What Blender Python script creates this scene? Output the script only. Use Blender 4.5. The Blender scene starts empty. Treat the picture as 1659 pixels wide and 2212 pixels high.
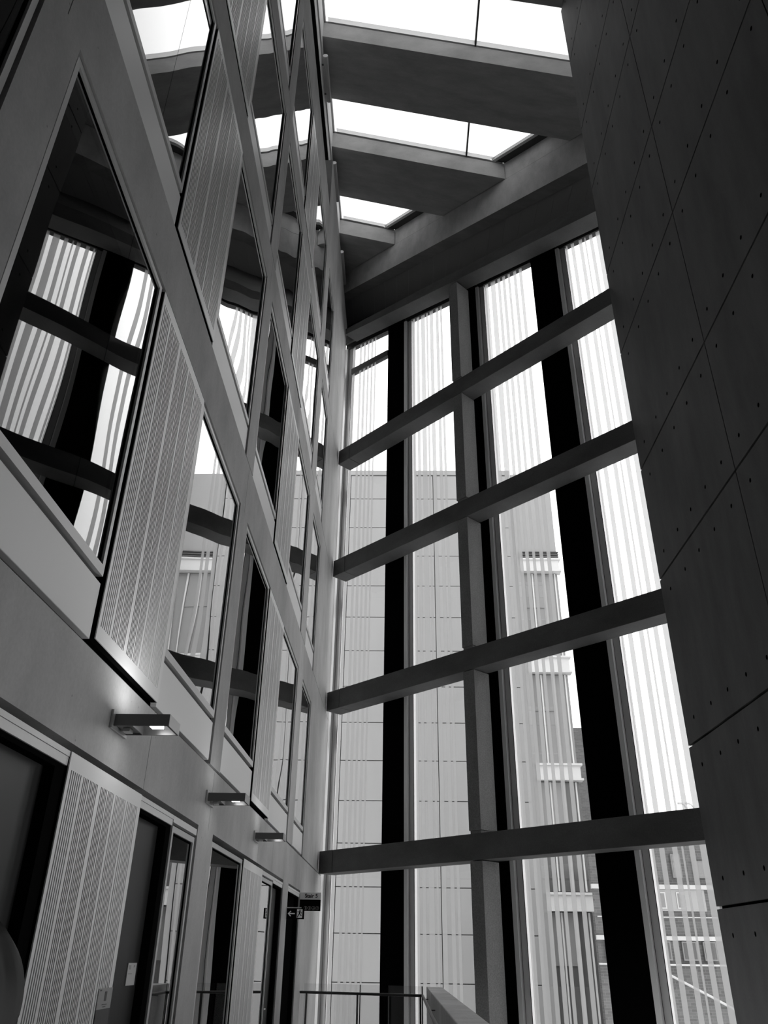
import bpy, bmesh, math, random
from mathutils import Vector, Matrix
random.seed(5)
C = bpy.context.scene.collection
sc = bpy.context.scene
E = 1.75                      # eye height above the walkway; heights below are given relative to the eye

# ------------------------------------------------------------------ camera, sky, exposure
F_PX = 1702.986
R3 = [[0.9997440, 0.0186854, 0.0127563],
      [0.0019526, 0.4904620, -0.8714604],
      [-0.0225401, 0.8712623, 0.4902999]]        # rows: image right, image down, forward (world axes)
cam = bpy.data.cameras.new('camera'); cam_o = bpy.data.objects.new('camera', cam); C.objects.link(cam_o)
cam.sensor_fit = 'HORIZONTAL'; cam.sensor_width = 36.0; cam.lens = F_PX / 1659.0 * 36.0
cam.clip_start = 0.05; cam.clip_end = 400
r, d, f = [Vector(v) for v in R3]
m = Matrix((r, -d, -f)).transposed().to_4x4(); m.translation = Vector((0, 0, E)); cam_o.matrix_world = m
sc.camera = cam_o

world = bpy.data.worlds.new('overcast_sky'); sc.world = world; world.use_nodes = True
SKY = 2.2
nt = world.node_tree
bg = nt.nodes['Background']
tc = nt.nodes.new('ShaderNodeTexCoord'); sx = nt.nodes.new('ShaderNodeSeparateXYZ'); rp = nt.nodes.new('ShaderNodeValToRGB')
rp.color_ramp.elements[0].position = 0.0; rp.color_ramp.elements[0].color = (0.72, 0.72, 0.72, 1)
rp.color_ramp.elements[1].position = 0.6; rp.color_ramp.elements[1].color = (1, 1, 1, 1)
nt.links.new(tc.outputs['Generated'], sx.inputs[0]); nt.links.new(sx.outputs['Z'], rp.inputs[0])
nt.links.new(rp.outputs[0], bg.inputs[0]); bg.inputs[1].default_value = SKY

vs = sc.view_settings
sc.display_settings.display_device = 'sRGB'
vs.view_transform = 'Standard'; vs.look = 'None'; vs.gamma = 1.0; vs.use_curve_mapping = False
vs.exposure = 0.35
sc.cycles.max_bounces = 12; sc.cycles.diffuse_bounces = 6; sc.cycles.glossy_bounces = 5
sc.cycles.transparent_max_bounces = 24; sc.cycles.transmission_bounces = 6
sc.cycles.sample_clamp_indirect = 6.0

# ------------------------------------------------------------------ materials
def newmat(name):
    mt = bpy.data.materials.new(name); mt.use_nodes = True
    n = mt.node_tree; b = n.nodes['Principled BSDF']
    return mt, n, b

def plain(name, v, rough=0.5, metal=0.0, emit=0.0, bump=0.0, bscale=60):
    mt, n, b = newmat(name)
    b.inputs['Base Color'].default_value = (v, v, v, 1)
    b.inputs['Roughness'].default_value = rough; b.inputs['Metallic'].default_value = metal
    if v < 0.013: b.inputs['Specular IOR Level'].default_value = 0.0
    if emit:
        b.inputs['Emission Color'].default_value = (1, 1, 1, 1); b.inputs['Emission Strength'].default_value = emit
    if bump:
        t = n.nodes.new('ShaderNodeTexCoord'); no = n.nodes.new('ShaderNodeTexNoise'); no.inputs['Scale'].default_value = bscale
        bu = n.nodes.new('ShaderNodeBump'); bu.inputs['Strength'].default_value = bump; bu.inputs['Distance'].default_value = 0.01
        n.links.new(t.outputs['Object'], no.inputs['Vector']); n.links.new(no.outputs[0], bu.inputs['Height']); n.links.new(bu.outputs[0], b.inputs['Normal'])
    return mt

def concrete(name, v, contrast=0.25, rough=0.75, streak=(1.0, 1.0, 0.25), pits=True, grain=0.25):
    """Fair-faced concrete: cloudy tone, vertical streaks, fine grain and small air holes."""
    mt, n, b = newmat(name); L = n.links
    t = n.nodes.new('ShaderNodeTexCoord')
    mp = n.nodes.new('ShaderNodeMapping'); mp.inputs['Scale'].default_value = streak
    L.new(t.outputs['Object'], mp.inputs['Vector'])
    n1 = n.nodes.new('ShaderNodeTexNoise'); n1.inputs['Scale'].default_value = 1.1; n1.inputs['Detail'].default_value = 8; n1.inputs['Roughness'].default_value = 0.65
    L.new(mp.outputs[0], n1.inputs['Vector'])
    n2 = n.nodes.new('ShaderNodeTexNoise'); n2.inputs['Scale'].default_value = 45; n2.inputs['Detail'].default_value = 4
    L.new(t.outputs['Object'], n2.inputs['Vector'])
    r1 = n.nodes.new('ShaderNodeMapRange'); r1.inputs[1].default_value = 0.3; r1.inputs[2].default_value = 0.7
    r1.inputs[3].default_value = v * (1 - contrast); r1.inputs[4].default_value = v * (1 + contrast)
    L.new(n1.outputs[0], r1.inputs[0])
    r2 = n.nodes.new('ShaderNodeMapRange'); r2.inputs[1].default_value = 0.3; r2.inputs[2].default_value = 0.7
    r2.inputs[3].default_value = 1 - grain * 0.5; r2.inputs[4].default_value = 1 + grain * 0.5
    L.new(n2.outputs[0], r2.inputs[0])
    mu = n.nodes.new('ShaderNodeMath'); mu.operation = 'MULTIPLY'; L.new(r1.outputs[0], mu.inputs[0]); L.new(r2.outputs[0], mu.inputs[1])
    out = mu
    if pits:
        vo = n.nodes.new('ShaderNodeTexVoronoi'); vo.inputs['Scale'].default_value = 7.0
        L.new(t.outputs['Object'], vo.inputs['Vector'])
        r3 = n.nodes.new('ShaderNodeMapRange'); r3.inputs[1].default_value = 0.03; r3.inputs[2].default_value = 0.07
        r3.inputs[3].default_value = 0.55; r3.inputs[4].default_value = 1.0
        L.new(vo.outputs['Distance'], r3.inputs[0])
        m2 = n.nodes.new('ShaderNodeMath'); m2.operation = 'MULTIPLY'; L.new(mu.outputs[0], m2.inputs[0]); L.new(r3.outputs[0], m2.inputs[1]); out = m2
    cb = n.nodes.new('ShaderNodeCombineColor')
    for k in range(3): L.new(out.outputs[0], cb.inputs[k])
    L.new(cb.outputs[0], b.inputs['Base Color'])
    bu = n.nodes.new('ShaderNodeBump'); bu.inputs['Strength'].default_value = 0.06; bu.inputs['Distance'].default_value = 0.01
    L.new(n2.outputs[0], bu.inputs['Height']); L.new(bu.outputs[0], b.inputs['Normal'])
    b.inputs['Roughness'].default_value = rough
    return mt

def glass(name, tint, f0, wav=0.0, rough=0.0, wscale=0.8, k=None, p=5.0):
    """Flat architectural glazing: Fresnel mirror over tinted see-through."""
    mt = bpy.data.materials.new(name); mt.use_nodes = True; n = mt.node_tree; n.nodes.clear(); L = n.links
    o = n.nodes.new('ShaderNodeOutputMaterial'); mx = n.nodes.new('ShaderNodeMixShader')
    tr = n.nodes.new('ShaderNodeBsdfTransparent'); tr.inputs[0].default_value = (tint, tint, tint, 1)
    gl = n.nodes.new('ShaderNodeBsdfGlossy'); gl.inputs['Roughness'].default_value = rough; gl.inputs[0].default_value = (0.95, 0.95, 0.95, 1)
    lw = n.nodes.new('ShaderNodeLayerWeight'); lw.inputs['Blend'].default_value = 0.5
    pw = n.nodes.new('ShaderNodeMath'); pw.operation = 'POWER'; pw.inputs[1].default_value = p; L.new(lw.outputs['Facing'], pw.inputs[0])
    ma = n.nodes.new('ShaderNodeMath'); ma.operation = 'MULTIPLY_ADD'; ma.inputs[1].default_value = (1 - f0) if k is None else k; ma.inputs[2].default_value = f0; L.new(pw.outputs[0], ma.inputs[0])
    mn = n.nodes.new('ShaderNodeMath'); mn.operation = 'MINIMUM'; mn.inputs[1].default_value = 0.93; L.new(ma.outputs[0], mn.inputs[0])
    L.new(mn.outputs[0], mx.inputs[0]); L.new(tr.outputs[0], mx.inputs[1]); L.new(gl.outputs[0], mx.inputs[2]); L.new(mx.outputs[0], o.inputs[0])
    if wav:
        t = n.nodes.new('ShaderNodeTexCoord'); no = n.nodes.new('ShaderNodeTexNoise'); no.inputs['Scale'].default_value = wscale; no.inputs['Detail'].default_value = 0
        bu = n.nodes.new('ShaderNodeBump'); bu.inputs['Strength'].default_value = 1.0; bu.inputs['Distance'].default_value = wav
        L.new(t.outputs['Object'], no.inputs['Vector']); L.new(no.outputs[0], bu.inputs['Height']); L.new(bu.outputs[0], gl.inputs['Normal'])
    return mt

def frit(name):
    mt = bpy.data.materials.new(name); mt.use_nodes = True; n = mt.node_tree; n.nodes.clear(); L = n.links
    o = n.nodes.new('ShaderNodeOutputMaterial'); mx = n.nodes.new('ShaderNodeMixShader'); mx.inputs[0].default_value = FRIT_MIX
    tr = n.nodes.new('ShaderNodeBsdfTransparent'); tl = n.nodes.new('ShaderNodeBsdfTranslucent'); tl.inputs[0].default_value = (FRIT_ALB, FRIT_ALB, FRIT_ALB, 1)
    L.new(tr.outputs[0], mx.inputs[1]); L.new(tl.outputs[0], mx.inputs[2]); L.new(mx.outputs[0], o.inputs[0])
    return mt

def brick(name, a, mortar, scale=1.0, rot=False):
    mt, n, b = newmat(name); L = n.links
    t = n.nodes.new('ShaderNodeTexCoord'); mp = n.nodes.new('ShaderNodeMapping'); mp.inputs['Rotation'].default_value = (math.pi / 2, 0, 0)
    br = n.nodes.new('ShaderNodeTexBrick'); br.inputs['Color1'].default_value = (a, a, a, 1); br.inputs['Color2'].default_value = (a * 0.7,) * 3 + (1,)
    br.inputs['Mortar'].default_value = (mortar, mortar, mortar, 1); br.inputs['Scale'].default_value = scale
    br.inputs['Brick Width'].default_value = 0.24; br.inputs['Row Height'].default_value = 0.08; br.inputs['Mortar Size'].default_value = 0.006
    L.new(t.outputs['Object'], mp.inputs[0]); L.new(mp.outputs[0], br.inputs['Vector']); L.new(br.outputs[0], b.inputs['Base Color'])
    b.inputs['Roughness'].default_value = 0.9
    return mt

FRIT_MIX, FRIT_ALB = 0.60, 0.46
M = {}
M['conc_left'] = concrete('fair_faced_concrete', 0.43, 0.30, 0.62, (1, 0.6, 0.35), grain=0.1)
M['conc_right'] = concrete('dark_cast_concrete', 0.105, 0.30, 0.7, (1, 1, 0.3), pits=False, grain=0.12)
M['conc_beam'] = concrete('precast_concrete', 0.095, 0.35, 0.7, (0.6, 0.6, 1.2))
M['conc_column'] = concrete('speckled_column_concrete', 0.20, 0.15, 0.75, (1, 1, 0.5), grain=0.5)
M['conc_roof'] = concrete('roof_concrete', 0.43, 0.2, 0.75, (0.7, 2.5, 1), pits=False, grain=0.1)
M['conc_upper'] = concrete('upper_wall_render', 0.65, 0.1, 0.7, pits=False, grain=0.05)
M['conc_parapet'] = concrete('parapet_concrete', 0.55, 0.25, 0.6)
M['spandrel'] = plain('smooth_satin_spandrel', 0.86, 0.34)
M['slot_panel'] = plain('painted_acoustic_panel', 0.92, 0.32)
M['slot_dark'] = plain('slot_shadow_felt', 0.006, 0.9)
M['alu'] = plain('anodised_aluminium', 0.65, 0.35, 0.3)
M['alu_light'] = plain('light_aluminium', 0.8, 0.4, 0.1)
M['alu_mid'] = plain('grey_powder_coat', 0.6, 0.45, 0.1)
M['gap'] = plain('black_joint', 0.004, 0.9)
M['black_panel'] = plain('black_lacquered_panel', 0.003, 0.8)
M['door'] = plain('dark_grey_door', 0.03, 0.42)
M['door_black'] = plain('black_jamb_and_doorway_shade', 0.006, 0.6)
M['dark_metal'] = plain('dark_metal', 0.06, 0.4, 0.4)
M['fixture'] = plain('grey_fixture_metal', 0.14, 0.35, 0.5)
M['fixture_light'] = plain('pale_fixture_metal', 0.5, 0.35, 0.3)
M['lamp'] = plain('glowing_lamp', 0.9, 0.5, 0, 14.0)
M['panel_soffit'] = plain('dark_soffit_panel', 0.5, 0.6)
M['seam'] = plain('pale_seam', 0.8, 0.6)
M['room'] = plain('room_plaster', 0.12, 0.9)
M['floor'] = concrete('floor_screed', 0.45, 0.1, 0.5)
M['glass_wall'] = glass('clear_glazing', 0.96, 0.03)
M['glass_window'] = glass('mirror_tinted_glazing', 0.4, 0.05, wav=0.0035, k=3.8, p=6.0)
M['glass_rail'] = glass('balustrade_glass', 0.94, 0.04)
M['glass_sky'] = glass('skylight_glazing', 0.73, 0.03)
M['glass_city'] = plain('grey_blinded_glazing', 0.24, 0.15)
M['glass_dark'] = plain('dark_city_glazing', 0.10, 0.2)
M['frit'] = frit('white_ceramic_frit')
M['clad'] = concrete('pale_cladding', 0.30, 0.04, 0.6, pits=False, grain=0.03)
M['clad_gap'] = plain('cladding_joint', 0.10, 0.8)
M['clad_band'] = plain('white_band', 0.6, 0.6)
M['brick'] = brick('dark_brick', 0.16, 0.2, 1.0)
M['brick_mid'] = brick('brown_brick', 0.18, 0.22, 1.0)
M['render_pale'] = plain('pale_render', 0.4, 0.8)
M['ground'] = plain('pale_paving', 0.55, 0.9)
M['sign_black'] = plain('black_sign_face', 0.006, 0.4)
M['sign_silver'] = plain('silver_sign_face', 0.85, 0.35)
M['sign_white'] = plain('pale_sign_print', 0.95, 0.5)
M['sign_grey'] = plain('grey_sign_print', 0.4, 0.5)
M['paper'] = plain('notice_paper', 0.6, 0.7)
M['paper_grey'] = plain('poster_paper', 0.38, 0.6)
M['ink'] = plain('printed_ink', 0.10, 0.6)
M['poster_dark'] = plain('poster_photo_tone', 0.09, 0.6, bump=0.2, bscale=20)
M['skin'] = plain('skin', 0.35, 0.55)
M['hair'] = plain('dark_hair', 0.03, 0.6)
M['coat'] = plain('dark_coat_cloth', 0.02, 0.9, bump=0.3)
M['trousers'] = plain('dark_trouser_cloth', 0.03, 0.9)
M['shoe'] = plain('black_shoe_leather', 0.02, 0.4)

# ------------------------------------------------------------------ mesh builder
class MB:
    def __init__(s): s.v = []; s.f = []
    def add(s, vs_, fs):
        o = len(s.v); s.v += [Vector(p) for p in vs_]; s.f += [tuple(i + o for i in q) for q in fs]; return s
    def hexa(s, p):           # p: four lower then four upper corners, same winding
        return s.add(p, [(3, 2, 1, 0), (4, 5, 6, 7), (0, 1, 5, 4), (1, 2, 6, 5), (2, 3, 7, 6), (3, 0, 4, 7)])
    def box(s, x0, x1, y0, y1, z0, z1):
        return s.hexa([(x0, y0, z0), (x1, y0, z0), (x1, y1, z0), (x0, y1, z0), (x0, y0, z1), (x1, y0, z1), (x1, y1, z1), (x0, y1, z1)])
    def prism(s, poly, a, b, fn):    # poly in 2D, extruded between a and b by fn(u, v, w)
        n = len(poly); lo = [fn(u, v, a) for u, v in poly]; hi = [fn(u, v, b) for u, v in poly]
        return s.add(lo + hi, [tuple(range(n))[::-1], tuple(range(n, 2 * n))] + [(i, (i + 1) % n, n + (i + 1) % n, n + i) for i in range(n)])
    def tube(s, pts, rad, seg=12):
        pts = [Vector(p) for p in pts]; rings = []
        for i, p in enumerate(pts):
            t = (pts[min(i + 1, len(pts) - 1)] - pts[max(i - 1, 0)]).normalized()
            a = t.cross(Vector((0, 0, 1)));  a = a.normalized() if a.length > 1e-3 else Vector((1, 0, 0))
            b = t.cross(a).normalized()
            rings.append([p + (a * math.cos(k * 2 * math.pi / seg) + b * math.sin(k * 2 * math.pi / seg)) * rad for k in range(seg)])
        o = len(s.v); s.v += [q for r_ in rings for q in r_]
        for i in range(len(pts) - 1):
            for k in range(seg):
                s.f.append((o + i * seg + k, o + i * seg + (k + 1) % seg, o + (i + 1) * seg + (k + 1) % seg, o + (i + 1) * seg + k))
        s.f.append(tuple(o + k for k in range(seg))[::-1]); s.f.append(tuple(o + (len(pts) - 1) * seg + k for k in range(seg)))
        return s
    def build(s, name, mat, parent=None, raise_eye=True, bevel=0.0, smooth=False, mats=None, fmat=None, recalc=True):
        vs_ = [Vector((p.x, p.y, p.z + (E if raise_eye else 0))) for p in s.v]
        if parent is None:
            lo = [min(p[k] for p in vs_) for k in range(3)]; hi = [max(p[k] for p in vs_) for k in range(3)]
            org = Vector(((lo[0] + hi[0]) / 2, (lo[1] + hi[1]) / 2, lo[2]))
        else:
            org = parent_world(parent)
        me = bpy.data.meshes.new(name); me.from_pydata([p - org for p in vs_], [], s.f); me.update()
        if recalc:
            bm = bmesh.new(); bm.from_mesh(me); bmesh.ops.recalc_face_normals(bm, faces=bm.faces); bm.to_mesh(me); bm.free()
        if mats:
            for q in mats: me.materials.append(q)
            for i, pl in enumerate(me.polygons): pl.material_index = fmat[i]
        else: me.materials.append(mat)
        if smooth:
            for pl in me.polygons: pl.use_smooth = True
        o = bpy.data.objects.new(name, me); C.objects.link(o)
        if parent is None: o.location = org
        else: o.parent = parent
        if bevel:
            b = o.modifiers.new('bevel', 'BEVEL'); b.width = bevel; b.segments = 2; b.limit_method = 'ANGLE'
        return o

def parent_world(p):
    q = Vector((0, 0, 0))
    while p is not None: q += Vector(p.location); p = p.parent
    return q

def tag(o, label, cat, group=None):
    o['label'] = label; o['category'] = cat
    if group: o['group'] = group
    return o
def struct(o): o['kind'] = 'structure'; return o
def empty(name, loc, label=None, cat=None, group=None, raise_eye=True):
    o = bpy.data.objects.new(name, None); C.objects.link(o)
    o.location = (loc[0], loc[1], loc[2] + (E if raise_eye else 0)); o.empty_display_size = 0.2
    if label: tag(o, label, cat, group)
    return o

# plan directions of the glass wall (it crosses the hall at 45 degrees)
P0 = Vector((4.905, 13.79, 0)); nG = Vector((0.7100, 0.7042, 0)); dG = Vector((-0.7042, 0.7100, 0))
def gp(s, o, z): q = P0 + dG * s + nG * o; return (q.x, q.y, z)
def val(z, s): return z(s) if callable(z) else z
def gbox(mb, s0, s1, o0, o1, z0, z1):
    mb.hexa([gp(s0, o0, val(z0, s0)), gp(s1, o0, val(z0, s1)), gp(s1, o1, val(z0, s1)), gp(s0, o1, val(z0, s0)),
             gp(s0, o0, val(z1, s0)), gp(s1, o0, val(z1, s1)), gp(s1, o1, val(z1, s1)), gp(s0, o1, val(z1, s0))])
    return mb

# ------------------------------------------------------------------ LEFT WALL: precast concrete grid
XL = -2.0; TH = 0.25
LEDGE = [1.74, 5.60, 9.42, 13.28]; SILL = [2.18, 6.02, 9.82, 13.65]; HEAD = [4.88, 8.76, 12.62, 16.5]
CELLS = [(-3.2, 2.40), (2.82, 8.45), (8.95, 14.80), (15.58, 17.28)]
STOPS = {0: [('w', -3.2, -1.2), ('s', -1.2, 0.35), ('w', 0.35, 2.40)],
         1: [('w', 2.82, 4.83), ('s', 4.85, 6.36), ('w', 6.38, 8.45)],
         2: [('w', 8.95, 11.0), ('s', 11.02, 12.6), ('w', 12.62, 14.80)],
         3: [('w', 15.58, 17.28)]}
LOW = [(-1.5, 1.6), (2.95, 8.26), (8.95, 14.72), (15.42, 17.26)]    # openings at walkway level
LOWHEAD = 1.10
YEND = 21.65
mb = MB()
x0, x1 = XL - TH, XL
# walkway level: piers, then the band above the doors
prev = -5.0
for a, b in LOW:
    mb.box(x0, x1, prev, a, -1.75, LOWHEAD); prev = b
mb.box(x0, x1, prev, YEND, -1.75, LOWHEAD)
joints = [-5.0, 2.6, 6.345, 8.70, 11.9, 13.3, 17.4, YEND]
for k in range(len(joints) - 1):
    mb.box(x0, x1, joints[k] + 0.004, joints[k + 1] - 0.004, LOWHEAD, 1.70)
for i in range(4):
    z0, z1 = LEDGE[i], HEAD[i]; zn = LEDGE[i + 1] - 0.03 if i < 3 else 17.95
    zb = z0 - 0.012
    prev = -5.0
    for a, b in CELLS:
        mb.box(x0, x1, prev, a, zb, z1); prev = b
    mb.box(x0, x1, prev, YEND, zb, z1)
    js = [-5.0, 2.61, 8.70, 15.2, YEND]
    for k in range(4):
        mb.box(x0, x1, js[k] + 0.004, js[k + 1] - 0.004, z1, zn)
mb.box(x0, x1, 14.75, YEND, 17.95, 19.9)
struct(mb.build('wall_left', M['conc_left']))
# set-back backing behind the horizontal joints
mb = MB()
for i in range(4): mb.box(x0 - 0.05, x1 - 0.06, -5, YEND - 0.02, LEDGE[i] - 0.07, LEDGE[i] + 0.015)
mb.box(x0 - 0.02, x1 - 0.1, -5, 21.8, 1.12, 1.68)
for i in range(4): mb.box(x0 - 0.02, x1 - 0.1, -5, 21.8, HEAD[i] + 0.02, (LEDGE[i + 1] if i < 3 else 17.95) - 0.08)
jt = mb.build('trim_1', M['gap']); struct(jt)

wcount = [0]
def frame_window(y0, y1, z0, z1, fw=0.045, sill=0.07, depth=0.08, wav=True, mull=None):
    wcount[0] += 1
    g = 0.024
    a0, a1, b0, b1 = y0 + g, y1 - g, z0 + 0.02, z1 - g
    root = empty('window_%d' % wcount[0], (XL - 0.1, (y0 + y1) / 2, z0)); struct(root)
    fr = MB(); xa, xb = XL - depth, XL - 0.012
    fr.box(xa, xb, a0, a0 + fw, b0, b1).box(xa, xb, a1 - fw, a1, b0, b1)
    fr.box(xa, xb, a0 + fw, a1 - fw, b0, b0 + sill).box(xa, xb, a0 + fw, a1 - fw, b1 - fw, b1)
    fr.build('window_frame', M['alu'], root)
    gk = MB(); t = 0.016; xc, xd = XL - 0.046, XL - 0.030
    gk.box(xc, xd, a0 + fw, a0 + fw + t, b0 + sill, b1 - fw).box(xc, xd, a1 - fw - t, a1 - fw, b0 + sill, b1 - fw)
    gk.box(xc, xd, a0 + fw + t, a1 - fw - t, b0 + sill, b0 + sill + t).box(xc, xd, a0 + fw + t, a1 - fw - t, b1 - fw - t, b1 - fw)
    gk.build('gasket', M['gap'], root)
    rg = MB(); rg.box(XL - .12, XL - .05, y0, a0, z0, z1).box(XL - .12, XL - .05, a1, y1, z0, z1).box(XL - .12, XL - .05, a0, a1, b1, z1)
    rg.build('gap_shade_liner', M['gap'], root)  # black liner puts the shade of the gap into colour
    pn = MB(); ys = [a0 + fw] + ([mull] if mull else []) + [a1 - fw]
    for k in range(len(ys) - 1):
        q = MB(); q.box(XL - 0.044, XL - 0.036, ys[k] + 0.003, ys[k + 1] - 0.003, b0 + sill, b1 - fw)
        q.build('pane', M['glass_window'], root)
    return root

GROOVES = [(.05, .21, 6), (.264, .346, 4), (.383, .516, 6), (.594, .705, 5), (.743, .849, 5), (.906, .967, 3),
           (1.0, 1.113, 5), (1.167, 1.204, 2), (1.241, 1.305, 3), (1.335, 1.401, 3)]
def slotted_panel(y0, y1, z0, z1, label):
    root = empty('slotted_panel', (XL, (y0 + y1) / 2, z0), label, 'wall panel', 'slotted acoustic panels in the left wall')
    sc_ = (y1 - y0) / 1.483; gw = 0.0145 * sc_; edges = []
    for a, b, n in GROOVES:
        for k in range(n):
            c = a + (b - a) * k / (n - 1); edges.append((y0 + c * sc_ - gw / 2, y0 + c * sc_ + gw / 2))
    f_ = MB(); xa, xb = XL - 0.004, XL + 0.004; mz = 0.10
    prev = y0
    for a, b in edges:
        f_.box(xa, xb, prev, a, z0 + mz, z1 - mz); prev = b
    f_.box(xa, xb, prev, y1, z0 + mz, z1 - mz)
    f_.box(xa, xb, y0, y1, z0, z0 + mz); f_.box(xa, xb, y0, y1, z1 - mz, z1)
    f_.build('perforated_face', M['slot_panel'], root)
    MB().box(XL - 0.05, XL - 0.0045, y0 + 0.002, y1 - 0.002, z0 + 0.002, z1 - 0.002).build('backing', M['slot_dark'], root)
    return root

ORD = ['first', 'second', 'third', 'topmost']
NEAR = {0: 'above and behind the near dark door', 1: 'nearest the camera', 2: 'farther along the wall'}
for i in range(4):
    for c in range(4):
        for kind, a, b in STOPS[c]:
            if kind == 'w':
                frame_window(a, b, SILL[i], HEAD[i], mull=(a + 1.33 if (c == 1 and a < 3) else None))
                sp = MB(); sp.box(XL - 0.07, XL - 0.018, a + 0.02, b - 0.02, LEDGE[i] + 0.02, SILL[i] - 0.03)
                so = sp.build('trim_%d' % (10 + wcount[0]), M['spandrel'], bevel=0.004); struct(so)
            elif c in (1, 2):
                lab = 'pale slotted panel %s, %s' % (['directly above the wall lights', 'one storey above the lowest upper windows', 'two storeys above the lowest upper windows', 'in the topmost window row'][i], 'the wide one' if c == 1 else 'the narrow distant one')
                slotted_panel(a, b, LEDGE[i] + 0.04, HEAD[i] - 0.02, lab)
            else:
                MB().box(XL - 0.06, XL + 0.003, a, b, LEDGE[i] + 0.04, HEAD[i] - 0.02).build('trim_%d' % (60 + i), M['slot_panel'])['kind'] = 'structure'

# walkway level: doors, panels, side lights
slotted_panel(4.845, 6.33, -1.72, 1.055, 'tall pale slotted panel between the two dark doors at walkway level')
slotted_panel(10.88, 12.42, -1.72, 1.055, 'pale slotted panel at walkway level beside the second tall glazed screen')
def door(n, y0, y1, z1, handle_side, near=True, mat='door'):
    root = empty('door_%d' % n, (XL - 0.1, (y0 + y1) / 2, -1.75)); struct(root)
    MB().box(XL - 0.14, XL - 0.09, y0 + 0.03, y1 - 0.14, -1.73, z1 - 0.03).build('door_leaf', M[mat], root)
    j = MB(); j.box(XL - 0.18, XL - 0.02, y1 - 0.14, y1, -1.75, z1).box(XL - 0.18, XL - 0.02, y0, y0 + 0.03, -1.75, z1)
    j.box(XL - 0.18, XL - 0.02, y0 + 0.03, y1 - 0.14, z1 - 0.03, z1)
    j.build('door_jamb', M['door_black'], root)
    hy = y0 + 0.12 if handle_side < 0 else y1 - 0.22
    h = MB(); h.tube([(XL - 0.09, hy, -0.72), (XL - 0.03, hy, -0.72), (XL - 0.03, hy + 0.13, -0.72)], 0.010, 8)
    h.box(XL - 0.09, XL - 0.082, hy - 0.025, hy + 0.025, -0.80, -0.64)
    if n != 4: h.build('door_handle', M['alu_light'], root)
    hb = MB(); hb.box(XL - 0.12, XL - 0.008, y0 - 0.02, y1, z1, z1 + 0.05).box(XL - 0.12, XL - 0.004, y0 - 0.02, y1, z1 + 0.053, z1 + 0.085)
    hb.build('door_header', M['alu_light'], root)
    return root
door(1, 2.97, 4.84, 0.97, -1)
door(2, 6.36, 7.34, 0.97, -1)
door(3, 13.62, 14.70, 0.97, -1)
door(4, 15.46, 17.24, 0.98, 1, mat='door_black')  # black leaf stands in for the darkness of an open doorway
def low_window(y0, y1, hdr=True):
    r_ = frame_window(y0, y1, -1.74, 1.06 if not hdr else 1.0, fw=0.05, sill=0.08)
    if hdr: MB().box(XL - 0.12, XL - 0.004, y0, y1, 1.0, 1.055).build('window_header', M['alu_light'], r_)
low_window(7.35, 8.24); low_window(8.97, 10.87, False); low_window(12.43, 13.60); low_window(-1.5, 1.6)
MB().box(XL - 0.2, XL - 0.03, 12.42, 12.45, -1.75, 1.0)

# rooms behind the left wall
rm = MB()
for z in [-1.80] + [l - 0.35 for l in LEDGE] + [17.2]:
    rm.box(-7.0, x0, -5.0, 21.5, z - 0.25, z)
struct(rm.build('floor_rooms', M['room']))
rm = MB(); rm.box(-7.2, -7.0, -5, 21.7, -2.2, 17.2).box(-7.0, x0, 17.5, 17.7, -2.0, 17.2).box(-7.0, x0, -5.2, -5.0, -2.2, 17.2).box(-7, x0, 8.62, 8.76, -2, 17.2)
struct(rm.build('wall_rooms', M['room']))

# recessed upper wall between the parapet of the left wall and the roof
XU = -2.8
up = MB()
up.box(XU - 0.3, XU, -5, 20.4, 17.9, 25.05); up.box(XU - 0.3, XU, -5, 20.4, 26.3, 29.6)
up.prism([(20.4, 18.2), (21.9, 18.2), (22.3, 19.2), (29.5, 26.9), (29.5, 29.6), (20.4, 29.6)], XU - 0.3, XU, lambda u, v, w: (w, u, v))
struct(up.build('wall_upper_left', M['conc_upper']))
struct(MB().box(XU, x0, -5, 22.0, 17.3, 17.9).build('floor_ledge', M['conc_upper']))
struct(MB().box(XU - 0.28, XU - 0.01, -5, 20.39, 25.06, 26.29).build('trim_2', M['gap']))  # black face near the slot front, painted in for the slot's shade
struct(MB().box(XU, XU + 0.05, -5, 24, 27.0, 27.1).build('trim_3', M['alu_mid']))

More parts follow.
